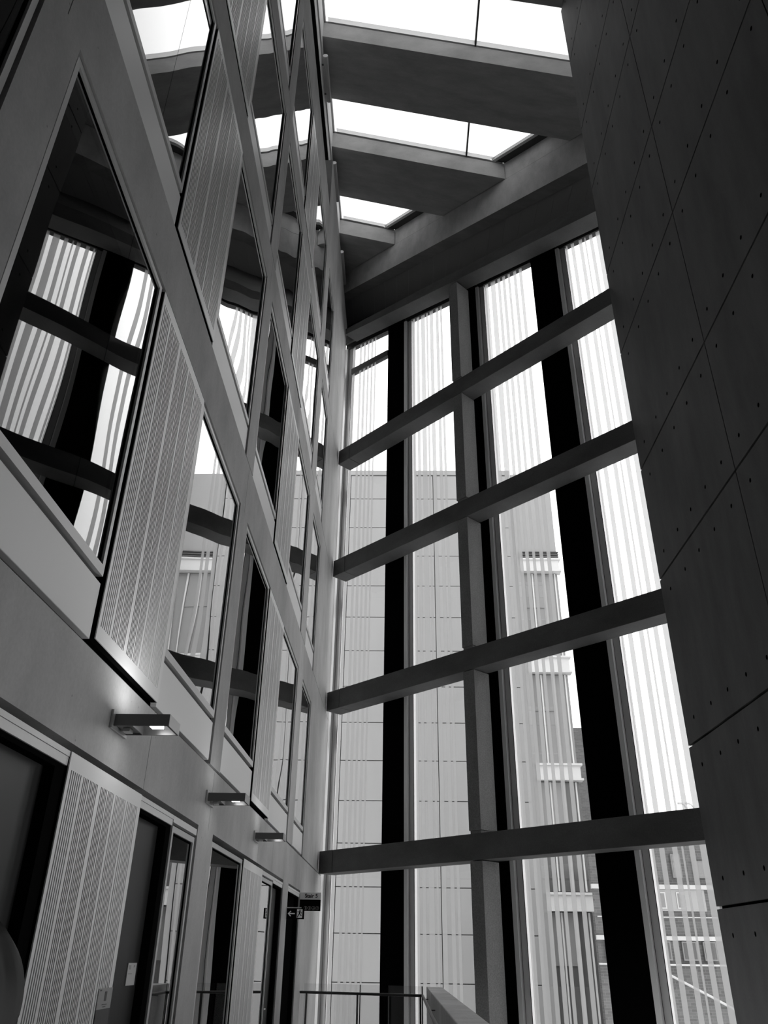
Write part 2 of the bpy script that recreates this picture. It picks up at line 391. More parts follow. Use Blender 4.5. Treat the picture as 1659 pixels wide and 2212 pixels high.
# ------------------------------------------------------------------ RIGHT WALL: cast panels with joints and tie holes
XR = 4.905; YR = 13.79
ZJ = [-4.86, -2.4, 0.71, 3.17, 6.285, 8.75, 11.83, 14.3, 17.36, 19.82, 22.9, 25.6]
YJ = [13.79, 9.90, 6.05, 2.20, -1.65, -5.5]
HOLE = [0.38, 1.11, 1.84, 2.57, 3.41]
JW = 0.042
def holed_face(ya, yb, za, zb, hy, hz, mb, fm):
    """one panel face (towards -x) on a grid; tie-hole cells get an eight-sided recess"""
    r_ = 0.031; hs = 0.05
    def cuts(a, b, hs_):
        c = [a]
        for h in sorted(hs_): c += [h - hs, h + hs]
        return c + [b]
    Y, Z = cuts(ya, yb, hy), cuts(za, zb, hz)
    for i in range(len(Y) - 1):
        for j in range(len(Z) - 1):
            a, b, c, d_ = Y[i], Y[i + 1], Z[j], Z[j + 1]
            if i % 2 == 1 and j % 2 == 1:
                cy, cz = (a + b) / 2, (c + d_) / 2
                out = []; inn = []; dep = []
                for k in range(8):
                    t = math.pi / 8 + k * math.pi / 4
                    u, v = math.cos(t), math.sin(t); mx = max(abs(u), abs(v))
                    out.append((XR, cy + hs * u / mx, cz + hs * v / mx)); inn.append((XR, cy + r_ * u, cz + r_ * 1.15 * v)); dep.append((XR + 0.04, cy + r_ * u, cz + r_ * 1.15 * v))
                fs = [(k, (k + 1) % 8, 8 + (k + 1) % 8, 8 + k) for k in range(8)] + [(8 + k, 8 + (k + 1) % 8, 16 + (k + 1) % 8, 16 + k) for k in range(8)] + [tuple(range(16, 24))]
                fm += [0] * 8 + [1] * 9
                # corner triangles so the cell stays closed
                mb.add(out + inn + dep, fs)
                for su, sv in ((1, 1), (-1, 1), (-1, -1), (1, -1)):
                    p = (XR, cy + hs * su, cz + hs * sv)
                    tt = math.tan(math.pi / 8)
                    mb.add([p, (XR, cy + hs * su * tt, cz + hs * sv), (XR, cy + hs * su, cz + hs * sv * tt)], [(0, 1, 2)]); fm.append(0)
            else:
                mb.add([(XR, a, c), (XR, b, c), (XR, b, d_), (XR, a, d_)], [(0, 1, 2, 3)]); fm.append(0)
mb = MB(); fm = []
for j in range(len(ZJ) - 1):
    za, zb = ZJ[j] + JW / 2, ZJ[j + 1] - JW / 2
    for i in range(len(YJ) - 1):
        yb, ya = YJ[i] - (0 if i == 0 else JW / 2 * 0.55), YJ[i + 1] + JW / 2 * 0.55
        if (1 <= i <= 2 and j == 1) or (i == 1 and j == 2): continue      # added unseen glazed opening, brings daylight onto the left wall
        hy = [YJ[i + 1] + h for h in (HOLE if i == 0 else [0.38, 1.32, 2.05, 2.78, 3.50])]
        holed_face(ya, yb, za, zb, hy, [za + 0.365, zb - 0.365], mb, fm)
        # edges of the panel returning into the joint
        xe = XR + (0.9 if i == 0 else 0.12)
        for q in ([(XR, ya, za), (XR, yb, za), (xe, yb, za), (xe, ya, za)], [(XR, ya, zb), (XR, yb, zb), (xe, yb, zb), (xe, ya, zb)],
                  [(XR, ya, za), (XR, ya, zb), (XR + .12, ya, zb), (XR + .12, ya, za)], [(XR, yb, za), (XR, yb, zb), (xe, yb, zb), (xe, yb, za)]):
            mb.add(q, [(0, 1, 2, 3)]); fm.append(0)
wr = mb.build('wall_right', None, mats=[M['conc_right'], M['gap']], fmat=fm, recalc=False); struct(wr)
k = MB(); k.box(XR + 0.06, XR + 1.1, -5.5, 13.72, 3.18, 25.6).box(XR + 0.06, XR + 1.1, -5.5, 6.05, 0.72, 3.18).box(XR + 0.06, XR + 1.1, 9.9, 13.72, 0.72, 3.18).box(XR + 0.06, XR + 1.1, 9.9, 13.72, -5, 0.72).box(XR + 0.06, XR + 1.1, -5.5, 2.2, -5, 0.72).box(XR + 0.06, XR + 1.1, 2.2, 9.9, -5, -2.4)
struct(k.build('wall_right_core', M['gap']))
root = struct(empty('window_100', (XR + .5, 4, -2.4)))  # unseen window added to light the walkway and lower left wall
MB().box(XR + 0.5, XR + 0.52, 2.2, 9.9, -2.4, 0.72).build('pane', M['glass_wall'], root)
MB().box(XR + 0.5, XR + 0.52, 6.05, 9.9, 0.72, 3.18).build('pane', M['glass_wall'], root)
for yy in (2.2, 4.1, 7.0, 9.84): MB().box(XR + 0.45, XR + 0.57, yy, yy + 0.06, -2.4, 0.72).build('mullion', M['dark_metal'], root)
struct(MB().box(XR, XR + 1.2, -5.5, 13.6, 25.62, 29).build('wall_right_upstand', M['conc_roof']))

# ------------------------------------------------------------------ GLASS WALL
OG = 0.85
head = lambda s: 16.74 + 0.212 * s
bays = [('clear bay beside the left wall', 8.47, 10.62, 0.32, [10.26, 10.15, 9.91, 9.805, 9.71, 9.60, 9.50, 9.417, 9.314, 9.224, 9.134, 9.07]),
        ('b', 5.43, 7.63, 0.25, [7.293, 7.208, 7.133, 7.019, 6.936, 6.765, 6.703, 6.635, 6.55, 6.408, 6.29, 6.174, 6.105, 6.02]),
        ('c', 2.60, 4.58, 0.25, [4.263, 4.148, 4.054, 3.885, 3.80, 3.70, 3.62, 3.519, 3.42, 3.34, 3.22, 3.12, 3.02, 2.92]),
        ('d', -0.75, 1.73, 0.25, [1.426, 1.379, 1.276, 1.175, 1.028, 0.929, 0.854, 0.816, 0.711, 0.615, 0.513, 0.35, 0.25, 0.1, 0.0, -0.2])]
ZB = -5.0
for bi, (nm, s0, s1, fw, fr_) in enumerate(bays):
    wcount[0] += 1
    sm = (s0 + s1) / 2; root = empty('window_%d' % wcount[0], gp(sm, OG, ZB)); struct(root)
    a = MB(); gbox(a, s1 - fw * 0.42, s1, OG - 0.10, OG + 0.12, ZB, head); a.build('mullion_face', M['alu_light'], root)
    a = MB(); gbox(a, s1 - fw, s1 - fw * 0.45, OG - 0.02, OG + 0.12, ZB, head); a.build('mullion_return', M['alu_mid'], root)
    a = MB(); gbox(a, s1 - fw * 0.45, s1 - fw * 0.42, OG - 0.02, OG + 0.05, ZB, head); gbox(a, s1 - fw - 0.012, s1 - fw, OG - 0.024, OG - 0.019, ZB, head); a.build('gasket', M['gap'], root)
    a = MB(); gbox(a, s0, s1, OG - 0.06, OG + 0.12, head, lambda s: head(s) + 0.6); a.build('head_rail', M['dark_metal'], root)
    g_ = MB(); gbox(g_, s0, s1 - fw - 0.0005, OG - 0.012, OG + 0.006, ZB, head)
    gl = g_.build('pane', M['glass_wall'], root)
    k = MB()
    top = (lambda s: head(s)) if bi != 3 else (lambda s: head(s))
    for q in range(0, len(fr_) - 1, 2):
        gbox(k, fr_[q + 1], fr_[q], OG - 0.018, OG - 0.014, ZB, top)
    k.build('frit_stripes', M['frit'], gl)
    if bi == 0:
        a = MB(); gbox(a, s0, s1 - fw, OG - 0.05, OG + 0.1, lambda s: 17.47 + 0.14 * (s - 8.47), lambda s: 17.70 + 0.14 * (s - 8.47)); a.build('transom', M['dark_metal'], root)
for (s0, s1), lab in zip([(7.63, 8.47), (4.58, 5.43), (1.73, 2.60)],
                         ['full-height black panel nearest the left wall', 'full-height black panel mostly hidden behind the concrete column', 'full-height black panel nearest the right wall']):
    k = MB(); gbox(k, s0, s1, OG - 0.02, OG + 0.12, ZB, lambda s: head(s) + 0.33)
    tag(k.build('black_panel', M['black_panel']), lab, 'panel', 'black panels of the glass wall')

# beams of the glass wall
def beam_label(i): return ['lowest horizontal concrete beam across the glass wall, just above the walkway signs', 'second horizontal concrete beam from the bottom of the glass wall',
                           'third horizontal concrete beam from the bottom of the glass wall', 'fourth horizontal concrete beam, where only sky shows behind the glass'][i]
for i, zt in enumerate([2.19, 6.117, 10.02, 13.87]):
    root = empty('concrete_beam', gp(4.9, 0.25, zt - 0.5), beam_label(i), 'beam', 'concrete beams of the glass wall')
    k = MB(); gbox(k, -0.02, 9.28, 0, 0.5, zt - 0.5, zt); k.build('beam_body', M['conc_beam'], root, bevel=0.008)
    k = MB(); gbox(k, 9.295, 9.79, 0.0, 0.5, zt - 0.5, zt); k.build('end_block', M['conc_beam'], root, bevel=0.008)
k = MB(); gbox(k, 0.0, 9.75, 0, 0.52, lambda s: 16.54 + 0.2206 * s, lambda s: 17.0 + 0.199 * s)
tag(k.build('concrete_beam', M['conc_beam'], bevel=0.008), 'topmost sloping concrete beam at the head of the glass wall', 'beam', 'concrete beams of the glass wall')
# columns between the beams
zs = [(-5.0, 1.69), (2.19, 5.617), (6.117, 9.52), (10.02, 13.37), (13.87, 17.5)]
cl = ['lowest piece of the concrete column, below the first beam', 'piece of the concrete column between first and second beam', 'piece of the concrete column between second and third beam',
      'piece of the concrete column between third and fourth beam', 'top piece of the concrete column, under the sloping head beam']
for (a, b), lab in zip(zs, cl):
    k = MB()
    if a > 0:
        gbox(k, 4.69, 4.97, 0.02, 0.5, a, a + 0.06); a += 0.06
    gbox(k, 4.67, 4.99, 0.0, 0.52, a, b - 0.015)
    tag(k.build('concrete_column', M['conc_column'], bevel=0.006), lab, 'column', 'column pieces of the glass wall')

# ------------------------------------------------------------------ ROOF: sloping beams, skylights, edge beam, overhang
soff = lambda x: 27.96 - 0.3 * (x + 2.8)
def xdiag(y, off): return (nG.dot(P0) + off - nG.y * y) / nG.x
def roofhexa(mb, ya, yb, c0, c1, xoff=3.75, xs=XU, xmax=None, ya2=None):
    xa, xb = xdiag(ya, xoff), xdiag(yb, xoff)
    if xmax is not None: xa, xb = min(xa, xmax), min(xb, xmax)
    mb.hexa([(xs, ya, soff(xs) + c0), (xa, ya, soff(xa) + c0), (xb, yb, soff(xb) + c0), (xs, yb, soff(xs) + c0),
             (xs, ya, soff(xs) + c1), (xa, ya, soff(xa) + c1), (xb, yb, soff(xb) + c1), (xs, yb, soff(xs) + c1)])
    return mb
rb = [(15.80, 18.07, None, 'wide concrete roof beam between the first and second skylight'), (20.10, 22.40, None, 'wide concrete roof beam between the second and third skylight'),
      (24.40, 26.8, None, 'last and darkest concrete roof beam, at the far upper corner'), (11.45, 13.72, 4.95, 'concrete roof beam just entering at the top edge, nearest the camera'),
      (7.15, 9.42, 4.95, 'concrete roof beam overhead, seen only in the window reflections')]
for ya, yb, xm, lab in rb:
    root = empty('roof_beam', (1, (ya + yb) / 2, soff(1)), lab, 'beam', 'concrete roof beams')
    k = MB(); roofhexa(k, ya, yb, 0, 0.84, xmax=xm); k.build('beam_body', M['conc_roof'], root)
    k = MB(); roofhexa(k, ya + 0.03, yb - 0.03, 0.84, 1.0, xmax=xm); k.build('upstand_flashing', M['dark_metal'], root)
# skylights
for n, (ya, yb, xm) in enumerate([(13.72, 15.80, None), (18.07, 20.10, None), (22.40, 24.40, None), (9.42, 11.45, 4.9)]):
    wcount[0] += 1
    root = empty('window_%d' % wcount[0], (1, (ya + yb) / 2, soff(1) + 1)); struct(root)
    k = MB(); roofhexa(k, ya - 0.02, yb + 0.05, 1.02, 1.05, xoff=3.42, xmax=xm); k.build('pane', M['glass_sky'], root)
    k = MB(); roofhexa(k, yb - 0.12, yb + 0.03, 1.0, 1.012, xoff=3.42, xmax=xm, xs=XU + 0.15); k.build('frit_edge', M['frit'], root)
    k = MB()
    xm_ = 2.5
    if xm_ < (xm or xdiag(yb, 3.3)):
        k.hexa([(xm_ - .03, ya, soff(xm_) + .9), (xm_ + .03, ya, soff(xm_) + .9), (xm_ + .03, yb, soff(xm_) + .9), (xm_ - .03, yb, soff(xm_) + .9),
                (xm_ - .03, ya, soff(xm_) + 1.1), (xm_ + .03, ya, soff(xm_) + 1.1), (xm_ + .03, yb, soff(xm_) + 1.1), (xm_ - .03, yb, soff(xm_) + 1.1)])
        k.build('skylight_bar', M['dark_metal'], root)
    k = MB(); k.hexa([(XU, ya, soff(XU) + .92), (XU + .07, ya, soff(XU) + .9), (XU + .07, yb, soff(XU) + .9), (XU, yb, soff(XU) + .92),
                      (XU, ya, soff(XU) + 1.1), (XU + .07, ya, soff(XU) + 1.1), (XU + .07, yb, soff(XU) + 1.1), (XU, yb, soff(XU) + 1.1)])
    k.build('skylight_frame', M['alu_mid'], root)
    if xm is None:      # diagonal end of the skylight, along the edge beam
        xa, xb = xdiag(ya, 3.42), xdiag(yb, 3.42); xc, xd = xdiag(ya, 3.52), xdiag(yb, 3.52); xe, xf = xdiag(ya, 3.95), xdiag(yb, 3.95)
        k = MB(); k.hexa([(xa, ya, soff(xa) + .9), (xc, ya, soff(xc) + .9), (xd, yb, soff(xd) + .9), (xb, yb, soff(xb) + .9),
                          (xa, ya, soff(xa) + 1.06), (xc, ya, soff(xc) + 1.06), (xd, yb, soff(xd) + 1.06), (xb, yb, soff(xb) + 1.06)])
        k.build('skylight_frame', M['alu_mid'], root)
        k = MB(); k.hexa([(xc, ya, soff(xc) + .93), (xe, ya, soff(xe) + .93), (xf, yb, soff(xf) + .93), (xd, yb, soff(xd) + .93),
                          (xc, ya, soff(xc) + 1.06), (xe, ya, soff(xe) + 1.06), (xf, yb, soff(xf) + 1.06), (xd, yb, soff(xd) + 1.06)])
        k.build('flashing', M['dark_metal'], root)
# edge beam
eb = lambda s: 23.23 + 0.2354 * s
so_ = lambda s: soff(gp(s, 3.75, 0)[0])
root = empty('edge_beam', gp(6, 4, eb(6)), 'deep sloping edge beam above the panelled soffit, lit by the skylights', 'beam')
k = MB(); gbox(k, -3.5, 15.5, 3.75, 4.25, eb, lambda s: so_(s) - 0.03); k.build('beam_body', M['conc_roof'], root)
k = MB(); gbox(k, -3.5, 15.5, 3.78, 4.25, lambda s: so_(s) + 0.02, lambda s: so_(s) + 0.98); k.build('upstand', M['conc_roof'], root)
k = MB(); gbox(k, -3.5, 15.5, 3.9, 4.2, lambda s: so_(s) - 0.03, lambda s: so_(s) + 0.02); k.build('joint', M['gap'], root)
# panelled soffit outside the edge beam
pz = lambda s, o: 23.23 + 0.2354 * s + 0.10 - 0.213 * (o - 4.25)
root = struct(empty('ceiling_soffit', gp(6, 5, 24)))
for i in range(-6, 21):
    s0 = 2.71 + 0.745 * i; s1 = s0 + 0.733
    def P(s, t, dz):     # s at the edge, t metres along +y
        b = Vector(gp(s, 4.30, 0)) + Vector((0, 1, 0)) * t; ss = (b - P0).dot(dG); oo = nG.dot(b) - nG.dot(P0)
        return (b.x, b.y, pz(ss, oo) + dz)
    k = MB(); k.hexa([P(s0, -0.15, 0), P(s1, -0.15, 0), P(s1, 1.98, 0), P(s0, 1.98, 0), P(s0, -0.15, .03), P(s1, -0.15, .03), P(s1, 1.98, .03), P(s0, 1.98, .03)])
    k.build('soffit_plank', M['panel_soffit'], root)
k = MB(); k.hexa([gp(-4, 4.2, pz(-4, 4.2) + .032), gp(17, 4.2, pz(17, 4.2) + .032), gp(17, 5.72, pz(17, 5.72) + .032), gp(-4, 5.72, pz(-4, 5.72) + .032),
                  gp(-4, 4.2, pz(-4, 4.2) + .3), gp(17, 4.2, pz(17, 4.2) + .3), gp(17, 5.72, pz(17, 5.72) + .3), gp(-4, 5.72, pz(-4, 5.72) + .3)])
k.build('seam_backing', M['seam'], root)
# ceiling over the rest, closing walls of the overhang
k = MB(); roofhexa(k, -5.5, 7.15, 0, 0.9, xmax=6.0); 
gbox(k, -5, 17.7, 4.25, 6.0, lambda s: so_(s) + 0.3, lambda s: so_(s) + 1.06)
struct(k.build('ceiling', M['conc_roof']))
# added, unseen inclined lining that shuts out sky light between head beam and soffit
k = MB(); zt_ = lambda q: 17.0 + 0.199 * q
q0, q1, w0, w1 = -3.0, 10.4, -1.6, 17.7
k.hexa([gp(q0, .53, zt_(q0) - .1), gp(q1, .53, zt_(q1) - .1), gp(q1, .60, zt_(q1) - .1), gp(q0, .60, zt_(q0) - .1),
        gp(w0, 5.72, pz(w0, 5.72) + .3), gp(w1, 5.72, pz(w1, 5.72) + .3), gp(w1, 5.80, pz(w1, 5.8) + .3), gp(w0, 5.80, pz(w0, 5.8) + .3)])
struct(k.build('wall_added_lining', M['dark_metal']))
struct(MB().box(4.95, 13, 13.62, 13.70, 15.0, 29.5).build('wall_overhang_end', M['conc_roof']))

# ------------------------------------------------------------------ floor, back of the hall
struct(MB().box(-2.0, 0.55, -5.5, 18.3, -2.05, -1.75).build('floor', M['floor']))
k = MB(); k.box(-2.25, 4.9, -5.5, 21.4, -5.3, -5.0)
struct(k.build('floor_lower', M['floor']))
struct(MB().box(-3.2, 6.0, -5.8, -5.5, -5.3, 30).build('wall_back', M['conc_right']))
struct(MB().box(-2.25, -2.0, 17.3, 21.9, -5.3, -1.75).build('wall_lower_left', M['conc_left']))

# ------------------------------------------------------------------ wall lights
def wall_light(y, label, strength):
    root = empty('wall_light', (XL, y + 0.14, 1.34), label, 'light', 'box wall lights above the doors')
    xa, xb, ya, yb, za, zb = XL + 0.02, XL + 0.40, y, y + 0.28, 1.355, 1.437
    t = 0.012
    k = MB(); k.box(xa, xb, ya, ya + t, za, zb).box(xa, xb, yb - t, yb, za, zb).box(xb - t, xb, ya + t, yb - t, za, zb)
    k.box(xa + 0.15, xb - t, ya + t, yb - t, zb - 0.016, zb - 0.006).box(xa, xa + 0.12, ya + t, yb - t, za + 0.012, za + 0.02).box(xa + 0.12, xa + 0.13, ya + t, yb - t, za, zb - 0.02)
    k.build('housing', M['fixture'], root, bevel=0.002)
    MB().box(xb + 0.0005, xb + 0.003, ya + 0.002, yb - 0.002, za + 0.001, zb - 0.001).build('end_cap', M['fixture_light'], root)
    MB().box(XL + 0.001, XL + 0.018, y - 0.03, y + 0.31, 1.335, 1.46).build('wall_plate', M['fixture_light'], root, bevel=0.002)
    MB().box(xa + 0.03, xa + 0.08, ya + 0.11, ya + 0.19, za - 0.012, za + 0.012).build('sensor', M['fixture_light'], root, bevel=0.003)
    MB().box(xa + 0.22, xa + 0.30, ya + 0.10, ya + 0.17, 1.375, 1.395).build('lamp_bulb', M['lamp'], root)
    for nm, z, rx, w in (('uplight', 1.45, math.pi, strength), ('downlight', 1.33, 0, strength * 0.12)):
        l = bpy.data.lights.new(nm, 'AREA'); l.shape = 'RECTANGLE'; l.size = 0.12; l.size_y = 0.22; l.energy = w
        lo = bpy.data.objects.new(nm, l); C.objects.link(lo); lo.parent = root
        lo.location = Vector((XL + 0.3, y + 0.14, z + E)) - Vector(root.location); lo.rotation_euler = (rx, 0, 0)
wall_light(5.41, 'box-shaped wall light nearest the camera, above the slotted door panel', 3)
wall_light(8.44, 'middle of the three box-shaped wall lights', 0.8)
wall_light(11.45, 'farthest and smallest box-shaped wall light', 0.8)
# horizontal tubular fittings high on the recessed wall
for ya, yb, z, lab in [(15.84, 17.5, 26.87, 'slim tube fitting under the roof beam nearest the camera'), (20.0, 21.77, 26.83, 'slim tube fitting under the second roof beam'), (24.42, 26.3, 26.8, 'slim tube fitting in the darkest upper corner')]:
    root = empty('tube_fitting', (-2.65, (ya + yb) / 2, z), lab, 'light fitting', 'tube fittings along the upper left wall')
    MB().tube([(-2.65, ya + 0.03, z), (-2.65, yb, z)], 0.085, 14).build('tube', M['alu_mid'], root, smooth=False)
    MB().tube([(-2.65, ya, z), (-2.65, ya + 0.03, z)], 0.088, 14).build('end_cap', M['alu_light'], root)
    for yy in (ya + 0.3, yb - 0.3): MB().box(XU + 0.002, -2.70, yy, yy + 0.04, z - 0.02, z + 0.02).build('bracket', M['dark_metal'], root)

# ------------------------------------------------------------------ signs
def text(body, size, x, z, y, mat, parent, name, align='LEFT', ext=0.001):
    cu = bpy.data.curves.new(name, 'FONT'); cu.body = body; cu.size = size; cu.extrude = ext; cu.offset = size * 0.018; cu.align_x = align
    tmp = bpy.data.objects.new(name, cu); C.objects.link(tmp)
    bpy.context.view_layer.update()
    me = bpy.data.meshes.new_from_object(tmp.evaluated_get(bpy.context.evaluated_depsgraph_get()))
    bpy.data.objects.remove(tmp)
    me.materials.clear(); me.materials.append(mat)
    o = bpy.data.objects.new(name, me); C.objects.link(o); o.parent = parent
    o.rotation_euler = (math.pi / 2, 0, 0); o.location = Vector((x, y, z + E)) - parent_world(parent)
    return o
ys = 17.28
root = empty('stair_sign', (-1.79, ys + 0.03, 0.745), 'two-tone hanging sign reading Stair 5 beside the far glass wall', 'sign')
MB().box(-1.995, -1.585, ys, ys + 0.04, 0.745, 0.944).build('lower_panel', M['sign_black'], root)
MB().box(-1.995, -1.583, ys - 0.004, ys + 0.044, 0.947, 1.07).build('upper_panel', M['sign_silver'], root)
text('Stair 5', 0.098, -1.900, 0.978, ys - 0.008, M['sign_black'], root, 'lettering')
k = MB()
def ring(k, cx, cz, R_, t, y, n=24):
    v = []
    for i in range(n):
        a = 2 * math.pi * i / n
        v += [(cx + R_ * math.cos(a), y, cz + R_ * math.sin(a)), (cx + (R_ - t) * math.cos(a), y, cz + (R_ - t) * math.sin(a))]
    k.add(v, [(2 * i, 2 * ((i + 1) % n), 2 * ((i + 1) % n) + 1, 2 * i + 1) for i in range(n)])
def blob(k, pts, y, th=0.001): k.prism(pts, y, y + th, lambda u, v, w: (u, w, v))
for i in range(4):
    cx = -1.878 + i * 0.077; cz = 0.795
    ring(k, cx, cz, 0.033, 0.004, ys - 0.001)
    if i in (0, 1):
        blob(k, [(cx + 0.006 * math.cos(t * 0.785), cz + 0.018 + 0.006 * math.sin(t * 0.785)) for t in range(8)], ys - 0.0015)
        w = 0.007 if i == 0 else 0.011
        blob(k, [(cx - w, cz - 0.008), (cx - 0.005, cz + 0.010), (cx + 0.005, cz + 0.010), (cx + w, cz - 0.008), (cx + 0.004, cz - 0.008), (cx + 0.004, cz - 0.024), (cx - 0.004, cz - 0.024), (cx - 0.004, cz - 0.008)], ys - 0.0015)
    elif i == 2:
        ring(k, cx + 0.001, cz - 0.008, 0.014, 0.003, ys - 0.0015, 16)
        blob(k, [(cx - 0.004, cz - 0.004), (cx - 0.004, cz + 0.018), (cx + 0.001, cz + 0.018), (cx + 0.001, cz)], ys - 0.0015)
        blob(k, [(cx, cz - 0.002), (cx, cz + 0.002), (cx + 0.014, cz + 0.002), (cx + 0.020, cz - 0.016), (cx + 0.016, cz - 0.017), (cx + 0.010, cz - 0.002)], ys - 0.0015)
    else:
        blob(k, [(cx - 0.004, cz - 0.02), (cx - 0.008, cz + 0.006), (cx, cz + 0.02), (cx + 0.010, cz + 0.008), (cx + 0.004, cz + 0.002), (cx + 0.002, cz - 0.02)], ys - 0.0015)
k.build('icons', M['sign_grey'], root, recalc=False)

ye = 15.35
root = empty('exit_sign', (-1.85, ye + 0.03, 0.53), 'dark projecting emergency exit sign with arrow and running figure', 'sign')
MB().box(-1.992, -1.686, ye, ye + 0.03, 0.532, 0.698).build('sign_body', M['sign_black'], root)
MB().box(-1.998, -1.74, ye + 0.005, ye + 0.025, 0.702, 0.716).build('mounting_rail', M['alu'], root)
k = MB(); yy = ye - 0.002
# arrow pointing left
ax, az = -1.972, 0.616
blob(k, [(ax, az), (ax + 0.05, az + 0.046), (ax + 0.062, az + 0.034), (ax + 0.034, az + 0.010), (ax + 0.125, az + 0.010), (ax + 0.125, az - 0.010), (ax + 0.034, az - 0.010), (ax + 0.062, az - 0.034), (ax + 0.05, az - 0.046)], yy)
k.build('arrow', M['sign_white'], root, recalc=False)
k = MB(); blob(k, [(-1.812, 0.550), (-1.812, 0.686), (-1.715, 0.686), (-1.715, 0.550)], yy); k.build('doorway_field', M['sign_white'], root, recalc=False)
k = MB(); yy = ye - 0.0045
cx, cz = -1.764, 0.616
def limb(pts, w):
    for (a, b), (c, d_) in zip(pts, pts[1:]):
        L_ = math.hypot(c - a, d_ - b); nx, nz = -(d_ - b) / L_ * w / 2, (c - a) / L_ * w / 2
        blob(k, [(a + nx, b + nz), (c + nx, d_ + nz), (c - nx, d_ - nz), (a - nx, b - nz)], yy)
blob(k, [(cx + 0.004 + 0.011 * math.cos(t * 0.628), cz + 0.052 + 0.011 * math.sin(t * 0.628)) for t in range(10)], yy)
limb([(cx + 0.002, cz + 0.038), (cx - 0.002, cz - 0.004)], 0.021)
limb([(cx, cz + 0.036), (cx - 0.026, cz + 0.024), (cx - 0.036, cz + 0.036)], 0.009)
limb([(cx + 0.004, cz + 0.036), (cx + 0.028, cz + 0.022), (cx + 0.038, cz + 0.004)], 0.009)
limb([(cx - 0.002, cz - 0.002), (cx - 0.020, cz - 0.024), (cx - 0.038, cz - 0.058)], 0.012)
limb([(cx + 0.002, cz - 0.002), (cx + 0.018, cz - 0.024), (cx + 0.036, cz - 0.028)], 0.012)
k.build('running_figure', M['sign_black'], root, recalc=False)

# notice on the dark door, poster on the slotted panel
root = empty('notice', (XL - 0.08, 7.03, -0.2), 'small white paper notice on the second dark door', 'notice')
MB().box(XL - 0.089, XL - 0.083, 6.915, 7.135, -0.225, -0.075).build('sheet', M['paper'], root)
for q in ((6.94, 6.99, -0.118, -0.09), (7.06, 7.09, -0.105, -0.09), (6.94, 7.03, -0.15, -0.144)):
    MB().box(XL - 0.0829, XL - 0.082, *q).build('print', M['paper_grey'], root)
root = empty('poster', (XL + 0.01, 6.18, -0.5), 'small poster fixed low on the slotted panel left of the second door', 'poster')
MB().box(XL + 0.006, XL + 0.011, 6.045, 6.325, -0.335, -0.215).build('upper_sheet', M['paper_grey'], root)
MB().box(XL + 0.006, XL + 0.011, 6.045, 6.325, -0.47, -0.336).build('lower_picture', M['poster_dark'], root)
for q in ((6.17, 6.215, -0.29, -0.235), (6.065, 6.10, -0.23, -0.222), (6.14, 6.24, -0.312, -0.307), (6.16, 6.22, -0.325, -0.32)):
    MB().box(XL + 0.0112, XL + 0.012, *q).build('print', M['ink'], root)

# ------------------------------------------------------------------ balustrade and parapet
A = Vector((-1.99, 18.22, 0)); B = Vector((0.41, 17.4, 0)); ab = (B - A); L_ = ab.length; ab = ab / L_; nn = Vector((-ab.y, ab.x, 0))
root = empty('glass_balustrade', (A.x / 2 + B.x / 2, 17.8, -1.75), 'glass balustrade with dark round handrail at the end of the walkway', 'balustrade')
def bx(mb, a, b, w0, w1, z0, z1):
    q = [A + ab * a + nn * w0, A + ab * b + nn * w0, A + ab * b + nn * w1, A + ab * a + nn * w1]
    mb.hexa([(p.x, p.y, z0) for p in q] + [(p.x, p.y, z1) for p in q]); return mb
h = MB(); h.tube([A + Vector((0, 0, -.65)), B + Vector((0, 0, -.65))], 0.024, 12); h.tube([B + Vector((0, 0, -.65)), Vector((0.40, 14, -.65)), Vector((0.38, 8, -.65)), Vector((0.36, 1.0, -.65))], 0.024, 12)
h.build('handrail', M['dark_metal'], root, smooth=True)
for a in (0.14, 1.22, 1.85, 2.49): bx(MB(), a - 0.012, a + 0.012, -0.02, 0.02, -1.75, -0.66).build('post', M['dark_metal'], root)
for a, b in ((0.06, 1.24), (1.26, 2.50)): bx(MB(), a, b, 0.05, 0.062, -1.7, -0.50).build('glass_panel', M['glass_rail'], root)
bx(MB(), 1.243, 1.257, 0.048, 0.064, -1.7, -0.50).build('panel_joint', M['gap'], root)
bx(MB(), 2.505, 2.52, 0.04, 0.07, -1.7, -0.5).build('panel_edge', M['dark_metal'], root)
for yy in (16.8, 13.5, 10, 6.5, 4.2): MB().box(0.395, 0.498, yy, yy + 0.02, -0.69, -0.675).build('bracket', M['dark_metal'], root)
k = MB(); k.hexa([(0.5, 4.0, -2.05), (0.8, 4.0, -2.05), (0.8, 17.75, -2.05), (0.5, 18.05, -2.05), (0.5, 4.0, -0.52), (0.8, 4.0, -0.52), (0.8, 17.75, -0.52), (0.5, 18.05, -0.52)])
tag(k.build('parapet', M['conc_parapet'], bevel=0.01), 'thick concrete parapet with pale top beside the walkway handrail', 'parapet')

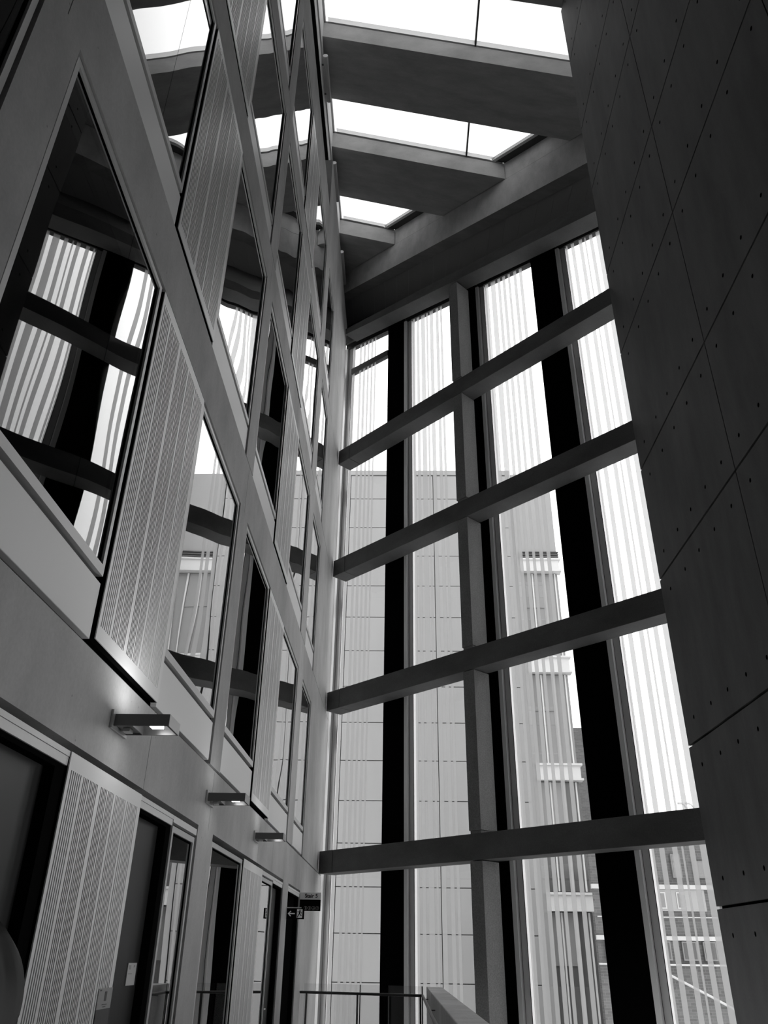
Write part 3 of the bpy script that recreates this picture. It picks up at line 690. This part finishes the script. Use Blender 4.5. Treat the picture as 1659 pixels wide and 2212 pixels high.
# ------------------------------------------------------------------ person at the lower left edge
def skin_body(name, verts, edges, radii, mat, parent, sub=2, root_i=0):
    me = bpy.data.meshes.new(name); org = parent_world(parent)
    me.from_pydata([Vector(v) - org for v in verts], edges, []); me.update(); me.materials.append(mat)
    o = bpy.data.objects.new(name, me); C.objects.link(o); o.parent = parent
    sm = o.modifiers.new('skin', 'SKIN'); sm.use_smooth_shade = True
    for i, rr in enumerate(radii):
        me.skin_vertices[0].data[i].radius = rr if isinstance(rr, tuple) else (rr, rr)
    me.skin_vertices[0].data[root_i].use_root = True
    ss = o.modifiers.new('smooth', 'SUBSURF'); ss.levels = sub; ss.render_levels = sub
    dg = bpy.context.evaluated_depsgraph_get(); bpy.context.view_layer.update()
    me2 = bpy.data.meshes.new_from_object(o.evaluated_get(bpy.context.evaluated_depsgraph_get()))
    o.modifiers.clear(); o.data = me2
    for pl in me2.polygons: pl.use_smooth = True
    return o
px, py = -0.605, 1.22
proot = empty('person', (px, py, 0), 'person with long dark hair at the lower left edge of the view', 'person', raise_eye=False)
def pv(x, y, z): return (px + x, py + y, z)
V = [pv(0, 0, 0.98), pv(0, 0.01, 1.15), pv(0, 0.0, 1.34), pv(0, 0, 1.47), pv(0, 0.01, 1.54), pv(0, 0.015, 1.62), pv(0, 0.02, 1.69)]
Ed = [(0, 1), (1, 2), (2, 3), (3, 4), (4, 5), (5, 6)]
Rd = [(.15, .11), (.13, .10), (.16, .11), (.07, .06), (.05, .05), (.072, .085), (.068, .082)]
def limb3(start, pts, rad):
    global V, Ed, Rd
    p = start
    for q, rr in zip(pts, rad):
        V.append(q); Rd.append(rr); Ed.append((p, len(V) - 1)); p = len(V) - 1
    return p
for sgn in (-1, 1):
    w = limb3(2, [pv(sgn * .17, 0, 1.40), pv(sgn * .23, -.01, 1.12), pv(sgn * .24, .05, 0.86), pv(sgn * .24, .07, 0.80)], [.055, .042, .028, (.034, .018)])
    for j, (dx, l) in enumerate([(-.03, .075), (-.01, .085), (.01, .08), (.028, .062)]):
        limb3(w, [pv(sgn * .24, .07 + dx, 0.755), pv(sgn * .238, .078 + dx, 0.755 - l * .55), pv(sgn * .228, .088 + dx, 0.755 - l)], [.010, .009, .007])
    limb3(w, [pv(sgn * .225, .115, 0.775), pv(sgn * .215, .125, 0.735)], [.011, .008])
    limb3(0, [pv(sgn * .09, 0, 0.90), pv(sgn * .10, .01, 0.50), pv(sgn * .10, -.01, 0.09), pv(sgn * .11, .12, 0.04)], [.085, .056, .038, .035])
skin_body('body', V, Ed, Rd, M['skin'], proot)
# head details on a shaped head shell (face looks towards the glass wall)
def ell(mb, c, r_, n=20, m_=14, fn=None):
    vs_ = []
    for i in range(m_ + 1):
        th = math.pi * i / m_
        for j in range(n):
            ph = 2 * math.pi * j / n
            u = Vector((math.sin(th) * math.cos(ph), math.sin(th) * math.sin(ph), math.cos(th)))
            p = Vector((u.x * r_[0], u.y * r_[1], u.z * r_[2]))
            if fn: p = fn(u, p)
            vs_.append(Vector(c) + p)
    fs = [(i * n + j, i * n + (j + 1) % n, (i + 1) * n + (j + 1) % n, (i + 1) * n + j) for i in range(m_) for j in range(n)]
    return mb.add(vs_, fs)
k = MB(); hc = pv(0, .02, 1.665)
def facef(u, p):
    if u.y > 0.85 and -0.35 < u.z < 0.15: p = p * (1 + 0.18 * (u.y - 0.85) / 0.15)
    if u.z < -0.3: p.x *= 0.85; p.y *= 0.95
    return p
ell(k, hc, (.078, .098, .115), 28, 22, facef)
for sg in (-1, 1): ell(k, pv(sg * .08, .01, 1.655), (.012, .02, .03), 10, 8)
k.build('head', M['skin'], proot, raise_eye=False, smooth=True)
for sg in (-1, 1):
    k = MB(); ell(k, pv(sg * .03, .11, 1.675), (.013, .008, .006), 10, 8); k.build('eye', M['hair'], proot, raise_eye=False, smooth=True)
k = MB(); ell(k, pv(0, .112, 1.605), (.024, .006, .007), 12, 8); k.build('mouth', M['paper_grey'], proot, raise_eye=False, smooth=True)
k = MB()
def hairf(u, p):
    w = 1 + 0.03 * math.sin(9 * math.atan2(u.y, u.x)) + 0.02 * math.sin(23 * math.atan2(u.y, u.x) + 5 * u.z)
    p = p * w
    if u.z < 0:
        p.x *= 1.0 + 0.25 * (-u.z); p.z *= 2.0
        if u.y > 0.1: p.y *= 0.35
    return p
ell(k, pv(0, -.012, 1.675), (.098, .112, .122), 48, 30, hairf)
for i in range(60):           # loose strands that feather the outline
    a = random.uniform(0, 2 * math.pi); zz = random.uniform(-.3, .6)
    x_, y_ = .094 * math.cos(a), -.012 + .108 * math.sin(a)
    if y_ > .05: continue
    pts = [pv(x_ * (.82 + .28 * min(1, 2 * t) + .03 * t) + .004 * math.sin(7 * t + i), y_ * (.82 + .2 * min(1, 2 * t)), 1.70 - .04 * max(0, -zz) - t * .20) for t in (0, .15, .3, .45, .6, .75, .9, 1)]
    k.tube(pts, 0.0012, 5)
k.build('hair', M['hair'], proot, raise_eye=False, smooth=True)
cv = [pv(0, 0, 0.80), pv(0, 0, 1.0), pv(0, .005, 1.18), pv(0, 0, 1.36), pv(0, 0, 1.46)]; ce = [(0, 1), (1, 2), (2, 3), (3, 4)]; cr = [(.19, .14), (.18, .135), (.16, .125), (.185, .13), (.075, .07)]
for sgn in (-1, 1):
    b0 = len(cv); cv += [pv(sgn * .18, 0, 1.40), pv(sgn * .235, -.01, 1.12), pv(sgn * .245, .045, 0.86)]; ce += [(3, b0), (b0, b0 + 1), (b0 + 1, b0 + 2)]; cr += [.07, .056, .045]
skin_body('coat', cv, ce, cr, M['coat'], proot)
cv = [pv(0, 0, 0.95)]; ce = []; cr = [(.15, .12)]
for sgn in (-1, 1):
    b0 = len(cv); cv += [pv(sgn * .095, 0, 0.86), pv(sgn * .10, .01, 0.50), pv(sgn * .10, -.01, 0.10)]; ce += [(0, b0), (b0, b0 + 1), (b0 + 1, b0 + 2)]; cr += [.10, .075, .06]
skin_body('trousers', cv, ce, cr, M['trousers'], proot)
for sgn in (-1, 1):
    k = MB(); ell(k, pv(sgn * .105, .06, 0.045), (.05, .14, .045), 16, 10); k.build('shoe', M['shoe'], proot, raise_eye=False, smooth=True)

# ------------------------------------------------------------------ OUTSIDE
struct(MB().box(-60, 90, 26.2, 140, -8.3, -8.0).build('ground', M['ground']))
YF = 40.0
root = empty('office_building', (-2, YF + 5, -8), 'pale panel-clad building block seen through the left window bays', 'building')
rows = [-8.0, -4.9, -2.96, -1.04, 0.85, 2.74, 4.60, 6.51, 8.40, 10.28, 12.14, 14.07, 15.97, 17.82, 19.66, 21.48, 23.39, 24.99]
cols = [-18.0, -13.0, -8.2, -3.98, -3.02, 1.84, 6.30]
k = MB()
for i in range(len(cols) - 1):
    for j in range(len(rows) - 1):
        zz = [rows[j], rows[j + 1]] if abs(cols[i] + 3.98) > 0.01 else [rows[j], (rows[j] + rows[j + 1]) / 2, rows[j + 1]]
        for a, b in zip(zz, zz[1:]):
            g = 0.02 if len(zz) == 2 else 0.025
            k.box(cols[i] + 0.018, cols[i + 1] - 0.018, YF, YF + 0.15, a + g, b - g)
k.build('cladding', M['clad'], root)
MB().box(-18, 6.3, YF + 0.12, YF + 12, -8, 24.99).build('core', M['clad_gap'], root)
MB().box(-18, 6.4, YF - 0.05, YF + 12, 25.03, 25.33).build('roof_edge', M['clad'], root)
root2 = empty('office_wing', (7.5, YF + 5, -8), 'narrow banded office wing with tall windows right of the pale cladding', 'building')
k = MB(); k.box(6.46, 6.62, YF + 0.05, YF + 6, -8, 25.1); k.box(6.62, 8.72, YF + 0.1, YF + 6, 19.7, 25.15); k.build('upper_wall', M['clad'], root2)
for zb, zt in ((18.75, 19.55), (12.95, 13.85), (7.55, 8.35), (1.85, 2.62), (-4.0, -3.2)):
    k = MB(); k.box(6.62, 8.78, YF + 0.02, YF + 0.5, zb + 0.1, zt - 0.1).box(6.62, 8.88, YF - 0.06, YF + 0.5, zb, zb + 0.1).box(6.62, 8.88, YF - 0.06, YF + 0.5, zt - 0.1, zt)
    k.build('floor_band', M['clad_band'], root2)
for zb, zt in ((13.9, 18.7), (8.4, 12.9), (2.67, 7.5), (-3.2, 1.8), (-8, -4.05)):
    MB().box(6.66, 8.7, YF + 0.35, YF + 0.42, zb, zt).build('window_glass', M['glass_city'] if zb > 3 else M['glass_dark'], root2)
    k = MB()
    for x_ in (7.25, 7.9, 8.5): k.box(x_, x_ + 0.07, YF + 0.25, YF + 0.36, zb, zt)
    k.build('mullion', M['clad_band'], root2)
    MB().box(6.7, 7.88, YF + 0.3, YF + 0.34, zt - (zt - zb) * 0.42, zt).build('blind', M['glass_city'], root2)
MB().box(6.62, 8.7, YF + 0.5, YF + 6, -8, 25).build('core', M['clad_gap'], root2)
k = MB()
for z in (19.6, 19.75, 19.9): k.box(6.62, 8.8, YF - 0.05, YF + 0.2, z, z + 0.05)
k.build('louvre_lines', M['clad_gap'], root2)

tag(MB().box(9.9, 11.9, 46, 56, -8, 11.6).build('brick_tower', M['brick_mid']), 'brown brick building sliver right of the banded office wing', 'building')

YD = 28.0
root = empty('terrace_building', (11, YD + 4, -8), 'brick building with white bands and windows behind the right window bay', 'building')
k = MB(); k.prism([(6.12, YD + 0.1), (20, YD + 0.1), (20, YD + 8), (8.3, YD + 8)], -8, 3.9, lambda u, v, w: (u, v, w)); k.build('brick_wall', M['brick'], root)
for z0, z1, nm in ((1.96, 2.09, 'a'), (0.52, 0.64, 'b'), (-0.16, -0.11, 'c')):
    MB().box(6.10, 20, YD - 0.03, YD + 0.12, z0, z1).build('white_band', M['clad_band'], root)
MB().box(6.9, 9.65, YD + 0.02, YD + 0.12, 1.34, 1.95).build('rendered_panel', M['render_pale'], root)
for x_, z0, z1, w in ((8.15, 1.40, 1.88, 0.26), (8.75, 1.40, 1.88, 0.2), (7.25, -0.02, 0.5, 0.5), (8.0, -0.02, 0.5, 0.35), (8.7, -0.02, 0.5, 0.45), (9.35, -0.02, 0.5, 0.4), (8.75, 2.3, 3.0, 0.3), (9.5, 2.3, 2.8, 0.3), (6.35, -0.02, 0.5, 0.35), (7.4, 2.4, 3.1, 0.4)):
    fr_ = MB(); fr_.box(x_, x_ + w, YD + 0.0, YD + 0.11, z0, z1)
    wf = fr_.build('window', M['clad_band'] if z0 > 1.3 and z0 < 2 else M['glass_city'], root)
    MB().box(x_ + 0.04, x_ + w - 0.04, YD - 0.01, YD - 0.001, z0 + 0.04, z1 - 0.04).build('window_pane', M['glass_city'] if z0 > 1 else M['glass_dark'], wf)
k = MB(); k.tube([(8.05, YD - 0.1, -0.35), (9.3, YD - 0.1, -0.95), (10.2, YD - 0.1, -1.4)], 0.035, 8); k.build('stair_rail', M['clad_band'], root)
MB().box(6.2, 20, YD + 0.02, YD + 0.1, 1.15, 1.18).build('string_course', M['clad_band'], root)
for i, (x_, lab) in enumerate(((9.46, 'left of two hook-shaped lamps on the roof behind the glass'), (9.72, 'right of two hook-shaped lamps on the roof behind the glass'))):
    root = empty('roof_lamp', (x_ + 0.2, YD + 0.3, 3.9), lab, 'outdoor lamp', 'hook lamps on the roof')
    MB().tube([(x_ + 0.36, YD + 0.3, 3.88), (x_ + 0.2, YD + 0.3, 4.42), (x_ + 0.10, YD + 0.3, 4.58), (x_ + 0.03, YD + 0.3, 4.62)], 0.028, 8).build('lamp_post', M['alu_mid'], root)
    MB().box(x_ - 0.09, x_ + 0.04, YD + 0.25, YD + 0.35, 4.60, 4.65).build('lamp_head', M['alu_mid'], root)
